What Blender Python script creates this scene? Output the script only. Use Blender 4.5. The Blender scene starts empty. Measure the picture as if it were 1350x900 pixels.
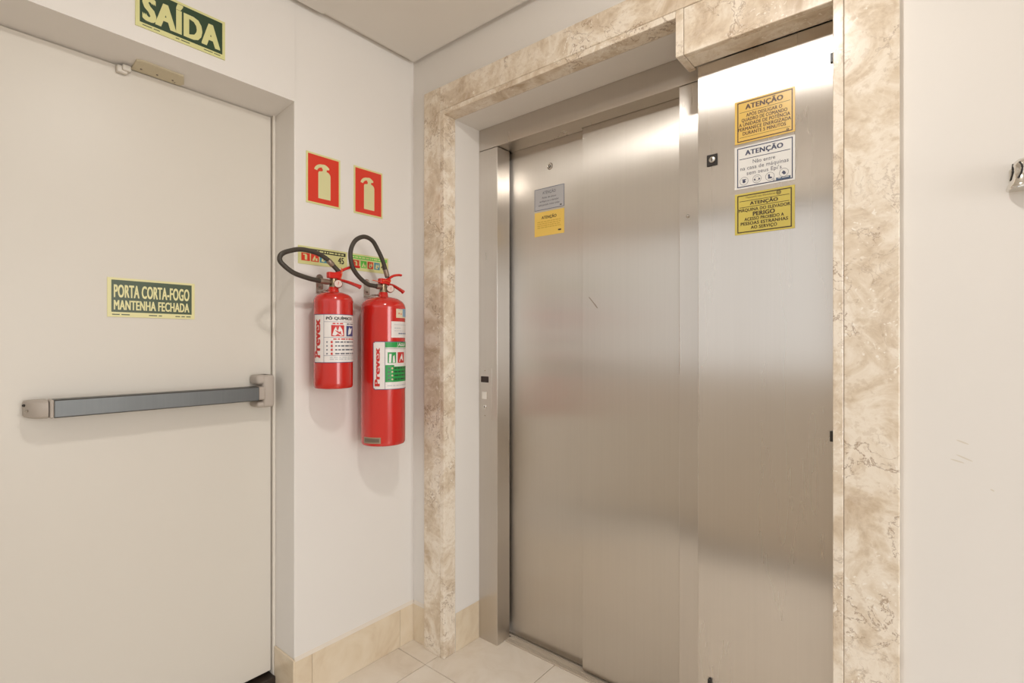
import bpy, bmesh, math, random
from mathutils import Vector, Matrix

random.seed(7)
SC = bpy.context.scene
COL = SC.collection

# ------------------------------------------------------------------ camera
cd = bpy.data.cameras.new('camera')
cd.sensor_fit = 'HORIZONTAL'; cd.sensor_width = 36.0
cd.lens = 673.0 / 1350.0 * 36.0
cd.shift_y = 2.5 / 1350.0
cd.clip_start = 0.02
cam = bpy.data.objects.new('camera', cd); COL.objects.link(cam)
cam.location = (1.735, -1.434, 1.276)
cam.rotation_euler = (math.pi / 2, 0, math.atan2(555, 673))
SC.camera = cam

# ------------------------------------------------------------------ world, lights, exposure
W = bpy.data.worlds.new('world'); SC.world = W; W.use_nodes = True
W.node_tree.nodes['Background'].inputs[0].default_value = (1.0, 0.98, 0.955, 1)
W.node_tree.nodes['Background'].inputs[1].default_value = 0.74
SC.view_settings.view_transform = 'Standard'
SC.view_settings.look = 'None'
SC.view_settings.gamma = 1.0
SC.view_settings.use_curve_mapping = False
SC.view_settings.exposure = 0.56

def area(name, loc, rot, size, power, col, shape='RECTANGLE', size_y=None):
    l = bpy.data.lights.new(name, 'AREA'); l.shape = shape; l.size = size
    if size_y: l.size_y = size_y
    l.energy = power; l.color = col
    o = bpy.data.objects.new(name, l); COL.objects.link(o)
    o.location = loc; o.rotation_euler = rot
    return o
PX = 5.2         # right end of the lobby
CEIL = 2.477
LAMP = (1.36, -.88, CEIL - .0061)   # lit glass dish on the ceiling (built further down, it is the lamp itself)
LAMP_STRENGTH = 180.0
# fill light: sky through an added front opening, made-up window at far right
area('hall_fill_light', (PX - .03, -.80, 1.30), (0, math.pi / 2, 0), 1.9, 34.0, (1.0, 0.99, 0.98), 'RECTANGLE', 1.4)

# ------------------------------------------------------------------ materials
MATS = {}
def base_mat(name, col, rough=0.5, metal=0.0, spec=0.5, coat=0.0):
    m = bpy.data.materials.new(name); m.use_nodes = True
    b = m.node_tree.nodes['Principled BSDF']
    b.inputs['Base Color'].default_value = (*col, 1)
    b.inputs['Roughness'].default_value = rough
    b.inputs['Metallic'].default_value = metal
    b.inputs['Specular IOR Level'].default_value = spec
    b.inputs['Coat Weight'].default_value = coat
    MATS[name] = m
    return m, m.node_tree, b
def srgb(r, g, b):
    f = lambda c: ((c / 255 + .055) / 1.055) ** 2.4 if c > 10 else c / 255 / 12.92
    return (f(r), f(g), f(b))
def N(t, typ, **kw):
    n = t.nodes.new(typ)
    for k, v in kw.items(): setattr(n, k, v)
    return n
def ramp(t, stops):
    r = N(t, 'ShaderNodeValToRGB')
    e = r.color_ramp.elements
    while len(e) < len(stops): e.new(0.5)
    for el, (p, c) in zip(e, stops):
        el.position = p
        el.color = (*c, 1) if not isinstance(c, float) else (c, c, c, 1)
    return r
def mixc(t, fac, a, b, mode='MIX'):
    n = N(t, 'ShaderNodeMix', data_type='RGBA', blend_type=mode)
    for sock, v in ((n.inputs[0], fac), (n.inputs[6], a), (n.inputs[7], b)):
        if hasattr(v, 'is_linked'): t.links.new(v, sock)
        elif isinstance(v, tuple): sock.default_value = (*v, 1)
        else: sock.default_value = v
    return n.outputs[2]
def coords(t, scale=(1, 1, 1), rnd=True):
    g = N(t, 'ShaderNodeNewGeometry')
    mp = N(t, 'ShaderNodeMapping'); mp.inputs['Scale'].default_value = scale
    t.links.new(g.outputs['Position'], mp.inputs['Vector'])
    if rnd:
        oi = N(t, 'ShaderNodeObjectInfo')
        mu = N(t, 'ShaderNodeMath', operation='MULTIPLY'); mu.inputs[1].default_value = 37.0
        t.links.new(oi.outputs['Random'], mu.inputs[0])
        cx = N(t, 'ShaderNodeCombineXYZ')
        for i in range(3): t.links.new(mu.outputs[0], cx.inputs[i])
        t.links.new(cx.outputs[0], mp.inputs['Location'])
    return mp.outputs[0]
def noise(t, vec, scale, detail=4, rough=.55, dist=0.0):
    n = N(t, 'ShaderNodeTexNoise')
    n.inputs['Scale'].default_value = scale; n.inputs['Detail'].default_value = detail
    n.inputs['Roughness'].default_value = rough; n.inputs['Distortion'].default_value = dist
    t.links.new(vec, n.inputs['Vector'])
    return n.outputs['Fac']
def bump(t, b, h, strength, dist=.002):
    n = N(t, 'ShaderNodeBump'); n.inputs['Strength'].default_value = strength
    n.inputs['Distance'].default_value = dist
    t.links.new(h, n.inputs['Height']); t.links.new(n.outputs[0], b.inputs['Normal'])

def paint(name, col, rough=.55, var=.03, spec=.4):
    m, t, b = base_mat(name, col, rough, spec=spec)
    v = coords(t, rnd=False)
    n = noise(t, v, 2.2, 3)
    c2 = tuple(c * (1 - var) for c in col)
    t.links.new(mixc(t, n, col, c2), b.inputs['Base Color'])
    bump(t, b, noise(t, v, 90, 3), .06, .002)
    return m
paint('wall_paint', srgb(228, 224, 219), .5)
paint('ceiling_paint', srgb(232, 228, 222), .7)
paint('door_paint', srgb(213, 207, 197), .38, .02)
paint('frame_paint', srgb(224, 217, 206), .4, .02)
paint('plate_paint', srgb(206, 195, 168), .45, .05)
paint('bracket_plastic', srgb(178, 168, 158), .45, .04)
paint('added_ground', srgb(180, 160, 134), .5, .1)
paint('dark_stone', srgb(52, 42, 34), .5, .3)
paint('shaft_dark', srgb(30, 27, 24), .8, .1)

def marble(name, lo, mid, hi, vein, rough=.16, scale=1.0):
    m, t, b = base_mat(name, mid, rough, spec=.5)
    v = coords(t)
    n1 = noise(t, v, 8.0 * scale, 9, .66, .9)
    r1 = ramp(t, [(.34, lo), (.47, mid), (.58, hi), (.72, mid)])
    t.links.new(n1, r1.inputs[0])
    # pale irregular fragments
    vo = N(t, 'ShaderNodeTexVoronoi', feature='DISTANCE_TO_EDGE'); vo.inputs['Scale'].default_value = 15 * scale
    dn = N(t, 'ShaderNodeTexNoise'); dn.inputs['Scale'].default_value = 9 * scale; dn.inputs['Detail'].default_value = 5
    t.links.new(v, dn.inputs['Vector'])
    va = N(t, 'ShaderNodeVectorMath', operation='MULTIPLY_ADD')
    va.inputs[1].default_value = (.3, .3, .3)
    t.links.new(dn.outputs['Color'], va.inputs[0]); t.links.new(v, va.inputs[2])
    t.links.new(va.outputs[0], vo.inputs['Vector'])
    rv = ramp(t, [(0.0, .30), (.06, .14), (.2, 0.0)])
    t.links.new(vo.outputs['Distance'], rv.inputs[0])
    c = mixc(t, rv.outputs[0], r1.outputs[0], hi)
    # brown cracks, only in places
    n2 = noise(t, va.outputs[0], 7 * scale, 6, .6, .6)
    rc = ramp(t, [(.485, 0.0), (.5, .75), (.515, 0.0)])
    t.links.new(n2, rc.inputs[0])
    n3 = noise(t, v, 4.0 * scale, 2)
    rm = ramp(t, [(.47, 0.0), (.58, 1.0)]); t.links.new(n3, rm.inputs[0])
    mu = N(t, 'ShaderNodeMath', operation='MULTIPLY')
    t.links.new(rc.outputs[0], mu.inputs[0]); t.links.new(rm.outputs[0], mu.inputs[1])
    c = mixc(t, mu.outputs[0], c, vein)
    # small specks
    n4 = noise(t, v, 70 * scale, 3)
    rs = ramp(t, [(.36, .30), (.42, 0.0)]); t.links.new(n4, rs.inputs[0])
    c = mixc(t, rs.outputs[0], c, lo)
    # small pale shell fragments, scattered
    vf = N(t, 'ShaderNodeTexVoronoi', feature='F1'); vf.inputs['Scale'].default_value = 42 * scale
    t.links.new(va.outputs[0], vf.inputs['Vector'])
    rf = ramp(t, [(.16, .8), (.24, 0.0)]); t.links.new(vf.outputs['Distance'], rf.inputs[0])
    rg = ramp(t, [(.50, 0.0), (.56, 1.0)]); t.links.new(noise(t, v, 6.5 * scale, 2), rg.inputs[0])
    mf = N(t, 'ShaderNodeMath', operation='MULTIPLY')
    t.links.new(rf.outputs[0], mf.inputs[0]); t.links.new(rg.outputs[0], mf.inputs[1])
    c = mixc(t, mf.outputs[0], c, srgb(243, 236, 225))
    t.links.new(c, b.inputs['Base Color'])
    rr = ramp(t, [(.3, rough * .8), (.7, rough * 1.5)]); t.links.new(n1, rr.inputs[0])
    t.links.new(rr.outputs[0], b.inputs['Roughness'])
    return m
marble('marble', srgb(193, 172, 147), srgb(217, 201, 179), srgb(236, 226, 211), srgb(142, 114, 90))
m_, t_, b_ = base_mat('floor_tile', srgb(214, 196, 172), .22)
v_ = coords(t_)
r_ = ramp(t_, [(.3, srgb(216, 203, 186)), (.5, srgb(226, 215, 200)), (.7, srgb(231, 222, 209))])
t_.links.new(noise(t_, v_, 4.5, 8, .6, 1.4), r_.inputs[0]); t_.links.new(r_.outputs[0], b_.inputs['Base Color'])
m_, t_, b_ = base_mat('base_tile', srgb(212, 192, 164), .22)
v_ = coords(t_)
r_ = ramp(t_, [(.3, srgb(210, 190, 163)), (.5, srgb(221, 205, 180)), (.7, srgb(226, 212, 190))])
t_.links.new(noise(t_, v_, 5, 8, .6, 1.6), r_.inputs[0]); t_.links.new(r_.outputs[0], b_.inputs['Base Color'])
paint('grout', srgb(160, 132, 100), .8, .1)
paint('base_grout', srgb(222, 212, 198), .6, .02)

def steel(name, col, rough, aniso, amp):
    m, t, b = base_mat(name, col, rough, 1.0)
    g = N(t, 'ShaderNodeNewGeometry')
    cr = N(t, 'ShaderNodeVectorMath', operation='CROSS_PRODUCT'); cr.inputs[1].default_value = (0, 0, 1)
    t.links.new(g.outputs['True Normal'], cr.inputs[0])
    ad = N(t, 'ShaderNodeVectorMath', operation='ADD'); ad.inputs[1].default_value = (.002, .001, 0)
    t.links.new(cr.outputs[0], ad.inputs[0]); t.links.new(ad.outputs[0], b.inputs['Tangent'])
    b.inputs['Anisotropic'].default_value = aniso
    v = coords(t, (150, 150, 1.4))
    n = noise(t, v, 1.0, 3, .6)
    v2 = coords(t, (9, 9, .9)); n2 = noise(t, v2, 1.0, 4, .6)
    r = ramp(t, [(.25, tuple(c * (1 - amp) for c in col)), (.75, tuple(min(1, c * (1 + amp * .6)) for c in col))])
    t.links.new(n, r.inputs[0])
    rr = ramp(t, [(.3, rough * .96), (.7, rough * 1.04)]); t.links.new(n2, rr.inputs[0])
    t.links.new(r.outputs[0], b.inputs['Base Color']); t.links.new(rr.outputs[0], b.inputs['Roughness'])
    return m
steel('steel', srgb(212, 206, 199), .28, 1.0, .02)
steel('steel_door', srgb(212, 206, 198), .30, 1.0, .02)
paint('sill_aluminium', srgb(200, 186, 168), .4, .15)
steel('bar_metal', srgb(106, 108, 108), .42, .3, .05)
base_mat('chrome', srgb(225, 222, 216), .08, 1.0)
base_mat('zinc', srgb(205, 200, 192), .22, 1.0)
base_mat('brass_dull', srgb(140, 126, 104), .35, 1.0)
base_mat('ferrule_metal', srgb(150, 132, 118), .4, .7)
base_mat('red_paint', srgb(192, 32, 22), .2, coat=.5)
base_mat('red_paint_deep', srgb(197, 38, 31), .16, coat=.6)
base_mat('red_lever', srgb(205, 36, 26), .32)
base_mat('orange_seal', srgb(228, 96, 48), .45)
m_, t_, b_ = base_mat('rubber', srgb(62, 55, 47), .55)
bump(t_, b_, noise(t_, coords(t_), 500, 2), .1, .0005)
base_mat('black_plastic', srgb(34, 28, 24), .4)
base_mat('display_black', srgb(44, 26, 20), .2)
base_mat('button_white', srgb(226, 220, 212), .35)
base_mat('gauge_face', srgb(214, 190, 180), .35)
def flat(name, rgb, rough=.4): base_mat(name, srgb(*rgb), rough)
flat('lumin', (212, 210, 148)); flat('sign_green', (42, 66, 44), .3); flat('sign_red', (212, 58, 40), .3)
flat('lumin_pale', (222, 216, 160)); flat('sign_green_pale', (62, 78, 54), .3)
flat('pict_cream', (212, 208, 158)); flat('print_black', (34, 30, 26)); flat('print_brown', (84, 50, 16))
flat('warn_yellow', (224, 186, 90), .3); flat('warn_olive', (202, 184, 86), .3); flat('warn_white', (228, 226, 222), .3)
flat('print_olive', (66, 50, 20)); flat('print_navy', (62, 66, 92)); flat('print_grey', (92, 92, 104))
flat('bar_blue', (58, 82, 110)); flat('foil_grey', (190, 190, 193), .3); flat('foil_blue', (118, 126, 150))
flat('sticker_yellow', (243, 207, 104), .35); flat('sticker_yellow_print', (214, 176, 74)); flat('print_dark', (74, 58, 48))
flat('label_white', (226, 220, 216), .35); flat('label_red', (196, 44, 40)); flat('label_blue', (62, 70, 122))
flat('label_navy', (70, 60, 104)); flat('label_green', (28, 146, 66)); flat('label_cream', (222, 208, 178))
flat('label_sky', (134, 168, 196)); flat('guide_blue', (70, 134, 156)); flat('guide_green', (96, 196, 72))
flat('tag_grey', (150, 132, 110)); flat('tag_dark', (108, 92, 76)); flat('scuff', (214, 207, 194), .6)
flat('steel_scuff', (160, 148, 134), .5)
m_ = bpy.data.materials.new('lamp_glow'); m_.use_nodes = True
b_ = m_.node_tree.nodes['Principled BSDF']
b_.inputs['Emission Color'].default_value = (1, .97, .925, 1); b_.inputs['Emission Strength'].default_value = LAMP_STRENGTH
MATS['lamp_glow'] = m_

# ------------------------------------------------------------------ mesh helpers
class MB:
    """collects shapes in world coordinates; build() links them as ONE mesh object"""
    def __init__(s): s.v = []; s.f = []; s.sm = []
    def add(s, vs, fs, smooth=False):
        o = len(s.v); s.v += [tuple(p) for p in vs]
        for f in fs: s.f.append([i + o for i in f]); s.sm.append(smooth)
        return s
    def box(s, x0, x1, y0, y1, z0, z1, bev=0.0, seg=1):
        if bev <= 0:
            vs = [(x, y, z) for x in (x0, x1) for y in (y0, y1) for z in (z0, z1)]
            return s.add(vs, [(0, 1, 3, 2), (4, 6, 7, 5), (0, 4, 5, 1), (2, 3, 7, 6), (0, 2, 6, 4), (1, 5, 7, 3)])
        bm = bmesh.new(); bmesh.ops.create_cube(bm, size=1)
        for v in bm.verts:
            v.co = (x0 + (v.co.x + .5) * (x1 - x0), y0 + (v.co.y + .5) * (y1 - y0), z0 + (v.co.z + .5) * (z1 - z0))
        bmesh.ops.bevel(bm, geom=list(bm.edges), offset=bev, segments=seg, affect='EDGES', profile=.5)
        bm.verts.index_update()
        s.add([v.co for v in bm.verts], [[v.index for v in f.verts] for f in bm.faces], seg > 2)
        bm.free(); return s
    def lathe(s, prof, c, ax=(0, 0, 1), n=32):
        """prof: (radius, height) along ax from c"""
        a = Vector(ax).normalized(); u = a.orthogonal().normalized(); w = a.cross(u)
        c = Vector(c); vs = []; fs = []
        for (r, h) in prof:
            for k in range(n):
                t = 2 * math.pi * k / n
                vs.append(c + a * h + (u * math.cos(t) + w * math.sin(t)) * max(r, 1e-5))
        for i in range(len(prof) - 1):
            for k in range(n):
                k2 = (k + 1) % n
                fs.append((i * n + k, i * n + k2, (i + 1) * n + k2, (i + 1) * n + k))
        fs.append(tuple(range(n - 1, -1, -1))); m = (len(prof) - 1) * n
        fs.append(tuple(m + k for k in range(n)))
        return s.add(vs, fs, True)
    def cyl(s, c, ax, r, h, n=24, bev=0.0):
        p = [(r, 0), (r, h)] if not bev else [(r, 0), (r, h - bev), (r - bev, h)]
        return s.lathe(p, c, ax, n)
    def sweep(s, pts, ra, rb=None, n=14, side=(1, 0, 0)):
        """tube along pts; elliptical section: ra along 'side', rb across"""
        P = [Vector(p) for p in pts]; L = len(P); vs = []; fs = []; S = Vector(side)
        for i in range(L):
            d = (P[min(i + 1, L - 1)] - P[max(i - 1, 0)]).normalized()
            b = d.cross(S).normalized(); a = b.cross(d).normalized()
            r1 = ra[i] if isinstance(ra, (list, tuple)) else ra
            r2 = r1 if rb is None else (rb[i] if isinstance(rb, (list, tuple)) else rb)
            for k in range(n):
                t = 2 * math.pi * k / n
                vs.append(P[i] + a * math.cos(t) * r1 + b * math.sin(t) * r2)
        for i in range(L - 1):
            for k in range(n):
                k2 = (k + 1) % n
                fs.append((i * n + k, i * n + k2, (i + 1) * n + k2, (i + 1) * n + k))
        fs.append(tuple(range(n - 1, -1, -1))); m = (L - 1) * n; fs.append(tuple(m + k for k in range(n)))
        return s.add(vs, fs, True)
    def prism(s, poly, ext):
        """poly: 3D points, ext: extrusion vector"""
        n = len(poly); e = Vector(ext)
        vs = [Vector(p) for p in poly] + [Vector(p) + e for p in poly]
        fs = [tuple(range(n - 1, -1, -1)), tuple(range(n, 2 * n))]
        fs += [(k, (k + 1) % n, (k + 1) % n + n, k + n) for k in range(n)]
        return s.add(vs, fs)
    def build(s, name, mat, parent=None, root=None):
        me = bpy.data.meshes.new(name)
        o = bpy.data.objects.new(name, me); COL.objects.link(o)
        org = Vector((0, 0, 0)); loc = Vector((0, 0, 0))
        if parent is not None:
            o.parent = parent
            org = parent.matrix_basis.translation.copy()
            if parent.parent is not None: org += parent.parent.matrix_basis.translation
        else:
            xs, ys, zs = zip(*s.v)
            loc = Vector(((min(xs) + max(xs)) / 2, (min(ys) + max(ys)) / 2, min(zs)))
            org = loc
        o.location = loc
        me.from_pydata([Vector(p) - org for p in s.v], [], s.f)
        me.polygons.foreach_set('use_smooth', s.sm)
        bm = bmesh.new(); bm.from_mesh(me); bmesh.ops.recalc_face_normals(bm, faces=bm.faces); bm.to_mesh(me); bm.free()
        if any(s.sm): me.set_sharp_from_angle(angle=math.radians(38))
        me.materials.append(MATS[mat]); me.update()
        return o
def crom(pts, k=6):
    P = [Vector(p) for p in pts]; P = [P[0] * 2 - P[1]] + P + [P[-1] * 2 - P[-2]]; out = []
    for i in range(1, len(P) - 2):
        a, b, c, d = P[i - 1:i + 3]
        for j in range(k):
            t = j / k
            out.append(.5 * ((2 * b) + (c - a) * t + (2 * a - 5 * b + 4 * c - d) * t * t + (3 * b - a - 3 * c + d) * t ** 3))
    out.append(P[-2]); return out
def thing(name, label, cat, loc, group=None):
    o = bpy.data.objects.new(name, None); COL.objects.link(o); o.location = loc
    o.empty_display_size = .05
    o['label'] = label; o['category'] = cat
    if group: o['group'] = group
    return o
def tag(o, label, cat, group=None):
    o['label'] = label; o['category'] = cat
    if group: o['group'] = group
    return o
def struct(o): o['kind'] = 'structure'; return o
def frame_of(name, loc=(0, 0, 0)):
    o = bpy.data.objects.new(name, None); COL.objects.link(o); o.location = loc; o['kind'] = 'structure'
    o.empty_display_size = .05; return o
def lab(o, s): o['label'] = s; return o

# ---- flat print: text and shapes on a plane or wrapped round a tank
_tc = bpy.data.curves.new('print_text', 'FONT'); _tc.resolution_u = 3
_to = bpy.data.objects.new('print_text', _tc); COL.objects.link(_to)
def glyphs(body, bold=0.0, space=1.0, shear=0.0):
    _tc.body = body; _tc.offset = bold; _tc.space_character = space; _tc.shear = shear
    me = _to.to_mesh()
    vs = [(v.co.x, v.co.y) for v in me.vertices]; fs = [list(p.vertices) for p in me.polygons]
    _to.to_mesh_clear(); return vs, fs
class Plane:
    """u to the right, v up, n out of the surface; o = lower left corner"""
    def __init__(s, o, u, n, w, h): s.o = Vector(o); s.u = Vector(u); s.n = Vector(n); s.w = w; s.h = h; s.step = 9
    def at(s, u, v, n=0.0): return s.o + s.u * u + Vector((0, 0, 1)) * v + s.n * n
class Wrap:
    def __init__(s, cx, cy, r, th0, z0, w, h): s.c = (cx, cy); s.r = r; s.t = th0; s.z = z0; s.w = w; s.h = h; s.step = .008
    def at(s, u, v, n=0.0):
        t = s.t + u / s.r
        return Vector((s.c[0] + (s.r + n) * math.cos(t), s.c[1] + (s.r + n) * math.sin(t), s.z + v))
class Ink:
    def __init__(s, sur): s.s = sur; s.layers = {}
    def mb(s, part, mat):
        if part in ('panel', 'rule', 'pictogram', 'label_rule'):
            s.k = getattr(s, 'k', 0) + 1; part += '#%d' % s.k
        return s.layers.setdefault((part, mat), MB())
    def rect(s, part, mat, u0, u1, v0, v1, n=.0003):
        S = s.s; k = max(1, int(math.ceil((u1 - u0) * S.w / S.step))); vs = []; fs = []
        for i in range(k + 1):
            u = (u0 + (u1 - u0) * i / k) * S.w
            vs += [S.at(u, v0 * S.h, n), S.at(u, v1 * S.h, n)]
        for i in range(k): fs.append((2 * i, 2 * i + 2, 2 * i + 3, 2 * i + 1))
        s.mb(part, mat).add(vs, fs)
    def outline(s, part, mat, u0, u1, v0, v1, t, n=.0004):
        tu = t / s.s.w; tv = t / s.s.h
        s.rect(part, mat, u0, u1, v0, v0 + tv, n); s.rect(part, mat, u0, u1, v1 - tv, v1, n)
        s.rect(part, mat, u0, u0 + tu, v0 + tv, v1 - tv, n); s.rect(part, mat, u1 - tu, u1, v0 + tv, v1 - tv, n)
    def poly(s, part, mat, pts, n=.0005):
        S = s.s
        s.mb(part, mat).add([S.at(u * S.w, v * S.h, n) for u, v in pts], [tuple(range(len(pts)))])
    def disc(s, part, mat, cu, cv, r, n=.0005, k=20):
        S = s.s
        s.mb(part, mat).add([S.at(cu * S.w + r * math.cos(2 * math.pi * i / k), cv * S.h + r * math.sin(2 * math.pi * i / k), n) for i in range(k)], [tuple(range(k))])
    def ring(s, part, mat, cu, cv, r, t, n=.0005, k=24):
        S = s.s; vs = []; fs = []
        for i in range(k):
            a = 2 * math.pi * i / k
            for q in (r, r - t): vs.append(S.at(cu * S.w + q * math.cos(a), cv * S.h + q * math.sin(a), n))
        for i in range(k):
            j = (i + 1) % k; fs.append((2 * i, 2 * j, 2 * j + 1, 2 * i + 1))
        s.mb(part, mat).add(vs, fs)
    def text(s, part, mat, body, cu, v0, width, cap, bold=0.0, space=1.0, shear=0.0, up=False, n=.0006):
        """cu: centre (fraction), v0: baseline, width and cap height as fractions; up = reads upwards"""
        S = s.s; vs, fs = glyphs(body, 0.0, space, shear)
        x0 = min(p[0] for p in vs); x1 = max(p[0] for p in vs); ch = .682 + .6 * bold; i = 0
        for dx in ((-1, 0, 1) if bold > .02 else (0,)):
            for dy in ((-1, 1) if bold > .02 else (0,)):
                out = []; i += 1
                for x, y in vs:
                    a = (x - x0 + bold + dx * bold) / (x1 - x0 + 2 * bold) - .5; b = (y + .3 * bold + dy * .3 * bold) / ch
                    m = n + i * 4e-6
                    if up: out.append(S.at((cu - b * cap) * S.w, (v0 + a * width) * S.h, m))
                    else: out.append(S.at((cu + a * width) * S.w, (v0 + b * cap) * S.h, m))
                s.mb(part, mat).add(out, fs)
    def words(s, part, mat, u0, u1, v0, v1, seed=1, n=.0005):
        """a line of print too small to read"""
        rn = random.Random(seed); u = u0
        while u < u1 - .01:
            w = min(u1, u + rn.uniform(.03, .11)); s.rect(part, mat, u, w, v0, v1, n); u = w + .018
    def build(s, parent, sub=None):
        for (part, mat), mb in s.layers.items():
            o = mb.build(part.split('#')[0], mat, parent)
            if part in ('small_print', 'header_print', 'logo_print', 'sticker_print', 'inspection_print', 'bullet', 'pictogram_mark'): o['kind'] = 'stuff'

def sign(name, label, cat, o, u, nrm, w, h, plate_mat, draw, group=None, th=.0012):
    u = Vector(u); nv = Vector(nrm); o = Vector(o)
    root = thing(name, label, cat, o + u * w / 2, group)
    mb = MB(); z = Vector((0, 0, 1))
    mb.prism([o, o + u * w, o + u * w + z * h, o + z * h], nv * th)
    mb.build('plate', plate_mat, root)
    ink = Ink(Plane(o + nv * th, u, nv, w, h)); draw(ink); ink.build(root)
    return root

# ================================================================== SETTING
FY = -1.60     # wall opposite the elevator
H = 2.56
XD = -0.145    # face of the fire door

# floor with single tiles (0.40 m), joints recessed
fl = struct(MB().box(-.30, PX, FY, .236, -.06, -.003).build('floor', 'grout'))
J = .0012
tile_mesh = {}
for i in range(-1, 13):
    for j in range(-4, 1):
        x0, x1 = .177 + .4 * (i - 1) + J, .177 + .4 * i - J
        y0, y1 = -.087 + .4 * j + J, -.087 + .4 * (j + 1) - J
        x0 = max(x0, -.10); x1 = min(x1, PX); y0 = max(y0, FY); y1 = min(y1, .236)
        if x1 - x0 < .01 or y1 - y0 < .01: continue
        MB().box(x0, x1, y0, y1, -.003, random.uniform(-.0002, .0002), .0006).build('tile', 'floor_tile', fl)

# ceiling: slab above, two plaster boards with a shadow gap along the walls, one a little lower
ce = struct(MB().box(-.05, PX, FY, .1, 2.492, 2.60).build('ceiling', 'ceiling_paint'))
MB().box(.027, PX - .02, -.4395, -.022, CEIL, CEIL + .0148, .001).build('ceiling_board', 'ceiling_paint', ce)
MB().box(.024, PX - .02, FY + .02, -.4405, CEIL - .006, CEIL + .0148, .001).build('ceiling_board', 'ceiling_paint', ce)

# left wall with the opening of the fire door (reveal 25 cm deep)
OY0, OY1, OZ = -1.49, -.535, 2.128
wl = MB()
wl.box(-.25, 0, OY1, .30, 0, H, .0035, 2)
wl.box(-.25, 0, FY, OY0, 0, H)
wl.prism([(0, OY0 - .004, OZ), (0, OY0 - .004, H), (-.25, OY0 - .004, H), (-.25, OY0 - .004, 2.100)], (0, OY1 - OY0 + .008, 0))
wl = struct(wl.build('wall_left', 'wall_paint'))
struct(MB().box(-.42, -.40, -1.7, -.3, 0, H).build('wall_stairwell', 'shaft_dark'))

# back wall around the elevator opening
MX0, MX1 = .0916, .212          # left marble pier
RX0, RX1 = 1.5523, 1.678        # right marble pier
ZI, ZO = 2.200, 2.3175          # marble header, inner and outer edge
YM = -.02                       # marble face
wb = MB()
wb.box(-.25, .1885, 0, .30, 0, H)
wb.box(.1885, .212, .045, .30, 0, 2.222)
wb.box(.1885, RX1 - .05, 0, .30, 2.2225, H)
wb.box(.212, 1.60, .045, .30, ZI, 2.2225)
wb.box(1.5735, PX, 0, .30, 0, H)
wb = struct(wb.build('wall_back', 'wall_paint'))
for (x, z, l, a) in ((1.783, 1.068, .022, -.35), (1.786, 1.035, .030, -.4), (1.775, 1.027, .024, -.25), (1.829, .975, .007, -.5)):
    p = []
    for k in range(10):
        t = 2 * math.pi * k / 10; c, s_ = math.cos(t) * l / 2, math.sin(t) * .0016
        p.append((x + c * math.cos(a) - s_ * math.sin(a), -.0002, z + c * math.sin(a) + s_ * math.cos(a)))
    MB().add(p, [tuple(range(10))]).build('scuff_mark', 'scuff', wb)
# unseen rest of the lobby; end window and front opening added for light
wr = MB(); wr.box(PX, PX + .1, FY, -1.5, 0, H); wr.box(PX, PX + .1, -.1, .3, 0, H)
wr.box(PX, PX + .1, -1.5, -.1, 0, .35); wr.box(PX, PX + .1, -1.5, -.1, 2.25, H)
struct(wr.build('wall_right', 'wall_paint'))
wi = MB()
for y in (-1.5, -.82, -.14): wi.box(PX + .01, PX + .05, y, y + .04, .35, 2.25)
wi.box(PX + .01, PX + .05, -1.5, -.1, .35, .39); wi.box(PX + .01, PX + .05, -1.5, -.1, 2.21, 2.25)
struct(wi.build('window_added', 'frame_paint'))  # unseen frame, made up around the fill light
DX0, DX1, DZ = .06, 4.90, 2.08   # wide unseen opening behind the camera, added to let in sky light
wf = MB()
wf.box(-.25, DX0, FY - .14, FY, 0, H); wf.box(DX1, PX + .1, FY - .14, FY, 0, H)
wf.box(DX0, DX1, FY - .14, FY, DZ, H)
wf = struct(wf.build('wall_front', 'wall_paint'))
df = MB()
df.box(DX0 - .05, DX0, FY - .15, FY + .012, 0, DZ + .05, .003); df.box(DX1, DX1 + .05, FY - .15, FY + .012, 0, DZ + .05, .003)
df.box(DX0, DX1, FY - .15, FY + .012, DZ, DZ + .05, .003)
struct(df.build('added_opening_frame', 'frame_paint'))  # frame of the added front opening
struct(MB().box(DX0, DX1, FY - .14, FY + .03, -.02, .006, .002).build('trim_2', 'dark_stone'))
struct(MB().box(-12, 16, -24, FY - .14, -.08, -.02).build('floor_added_ground', 'added_ground'))  # made-up ground outside the opening, bounces sky light inwards

# baseboards, tile by tile
BH = .163; BT = .008
bl = frame_of('baseboard_left', (0, -.27, 0))
for (y0, y1) in ((OY1 - .001, -.4725), (-.4715, -.0785), (-.0775, -.0005)):
    MB().box(.0002, BT, y0, y1, 0, BH - .006, .001).build('tile', 'base_tile', bl)
MB().prism([(.0002, OY1 - .001, BH - .006), (BT, OY1 - .001, BH - .006), (.0002, OY1 - .001, BH + .006)], (0, -.0005 - OY1, 0)).build('grout_line', 'base_grout', bl)
MB().box(XD + .012, BT, OY1 - BT, OY1 - .0002, 0, BH, .001).build('tile', 'base_tile', bl)
MB().box(-.10, BT, OY0 + .0002, OY0 + BT, 0, BH, .001).build('tile', 'base_tile', bl)
MB().box(.0002, BT, FY, OY0, 0, BH, .001).build('tile', 'base_tile', bl)
bb = frame_of('baseboard_back', (.05, 0, 0))
MB().box(BT, MX0, -BT, -.0002, 0, BH - .006, .001).build('tile', 'base_tile', bb)
MB().prism([(BT, -.0002, BH + .006), (BT, -BT, BH - .006), (BT, -.0002, BH - .006)], (MX0 - BT, 0, 0)).build('grout_line', 'base_grout', bb)
MB().box(.2122, .2122 + .002, .0455, .186, 0, BH - .003, .0006).build('tile', 'base_tile', bb)
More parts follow.
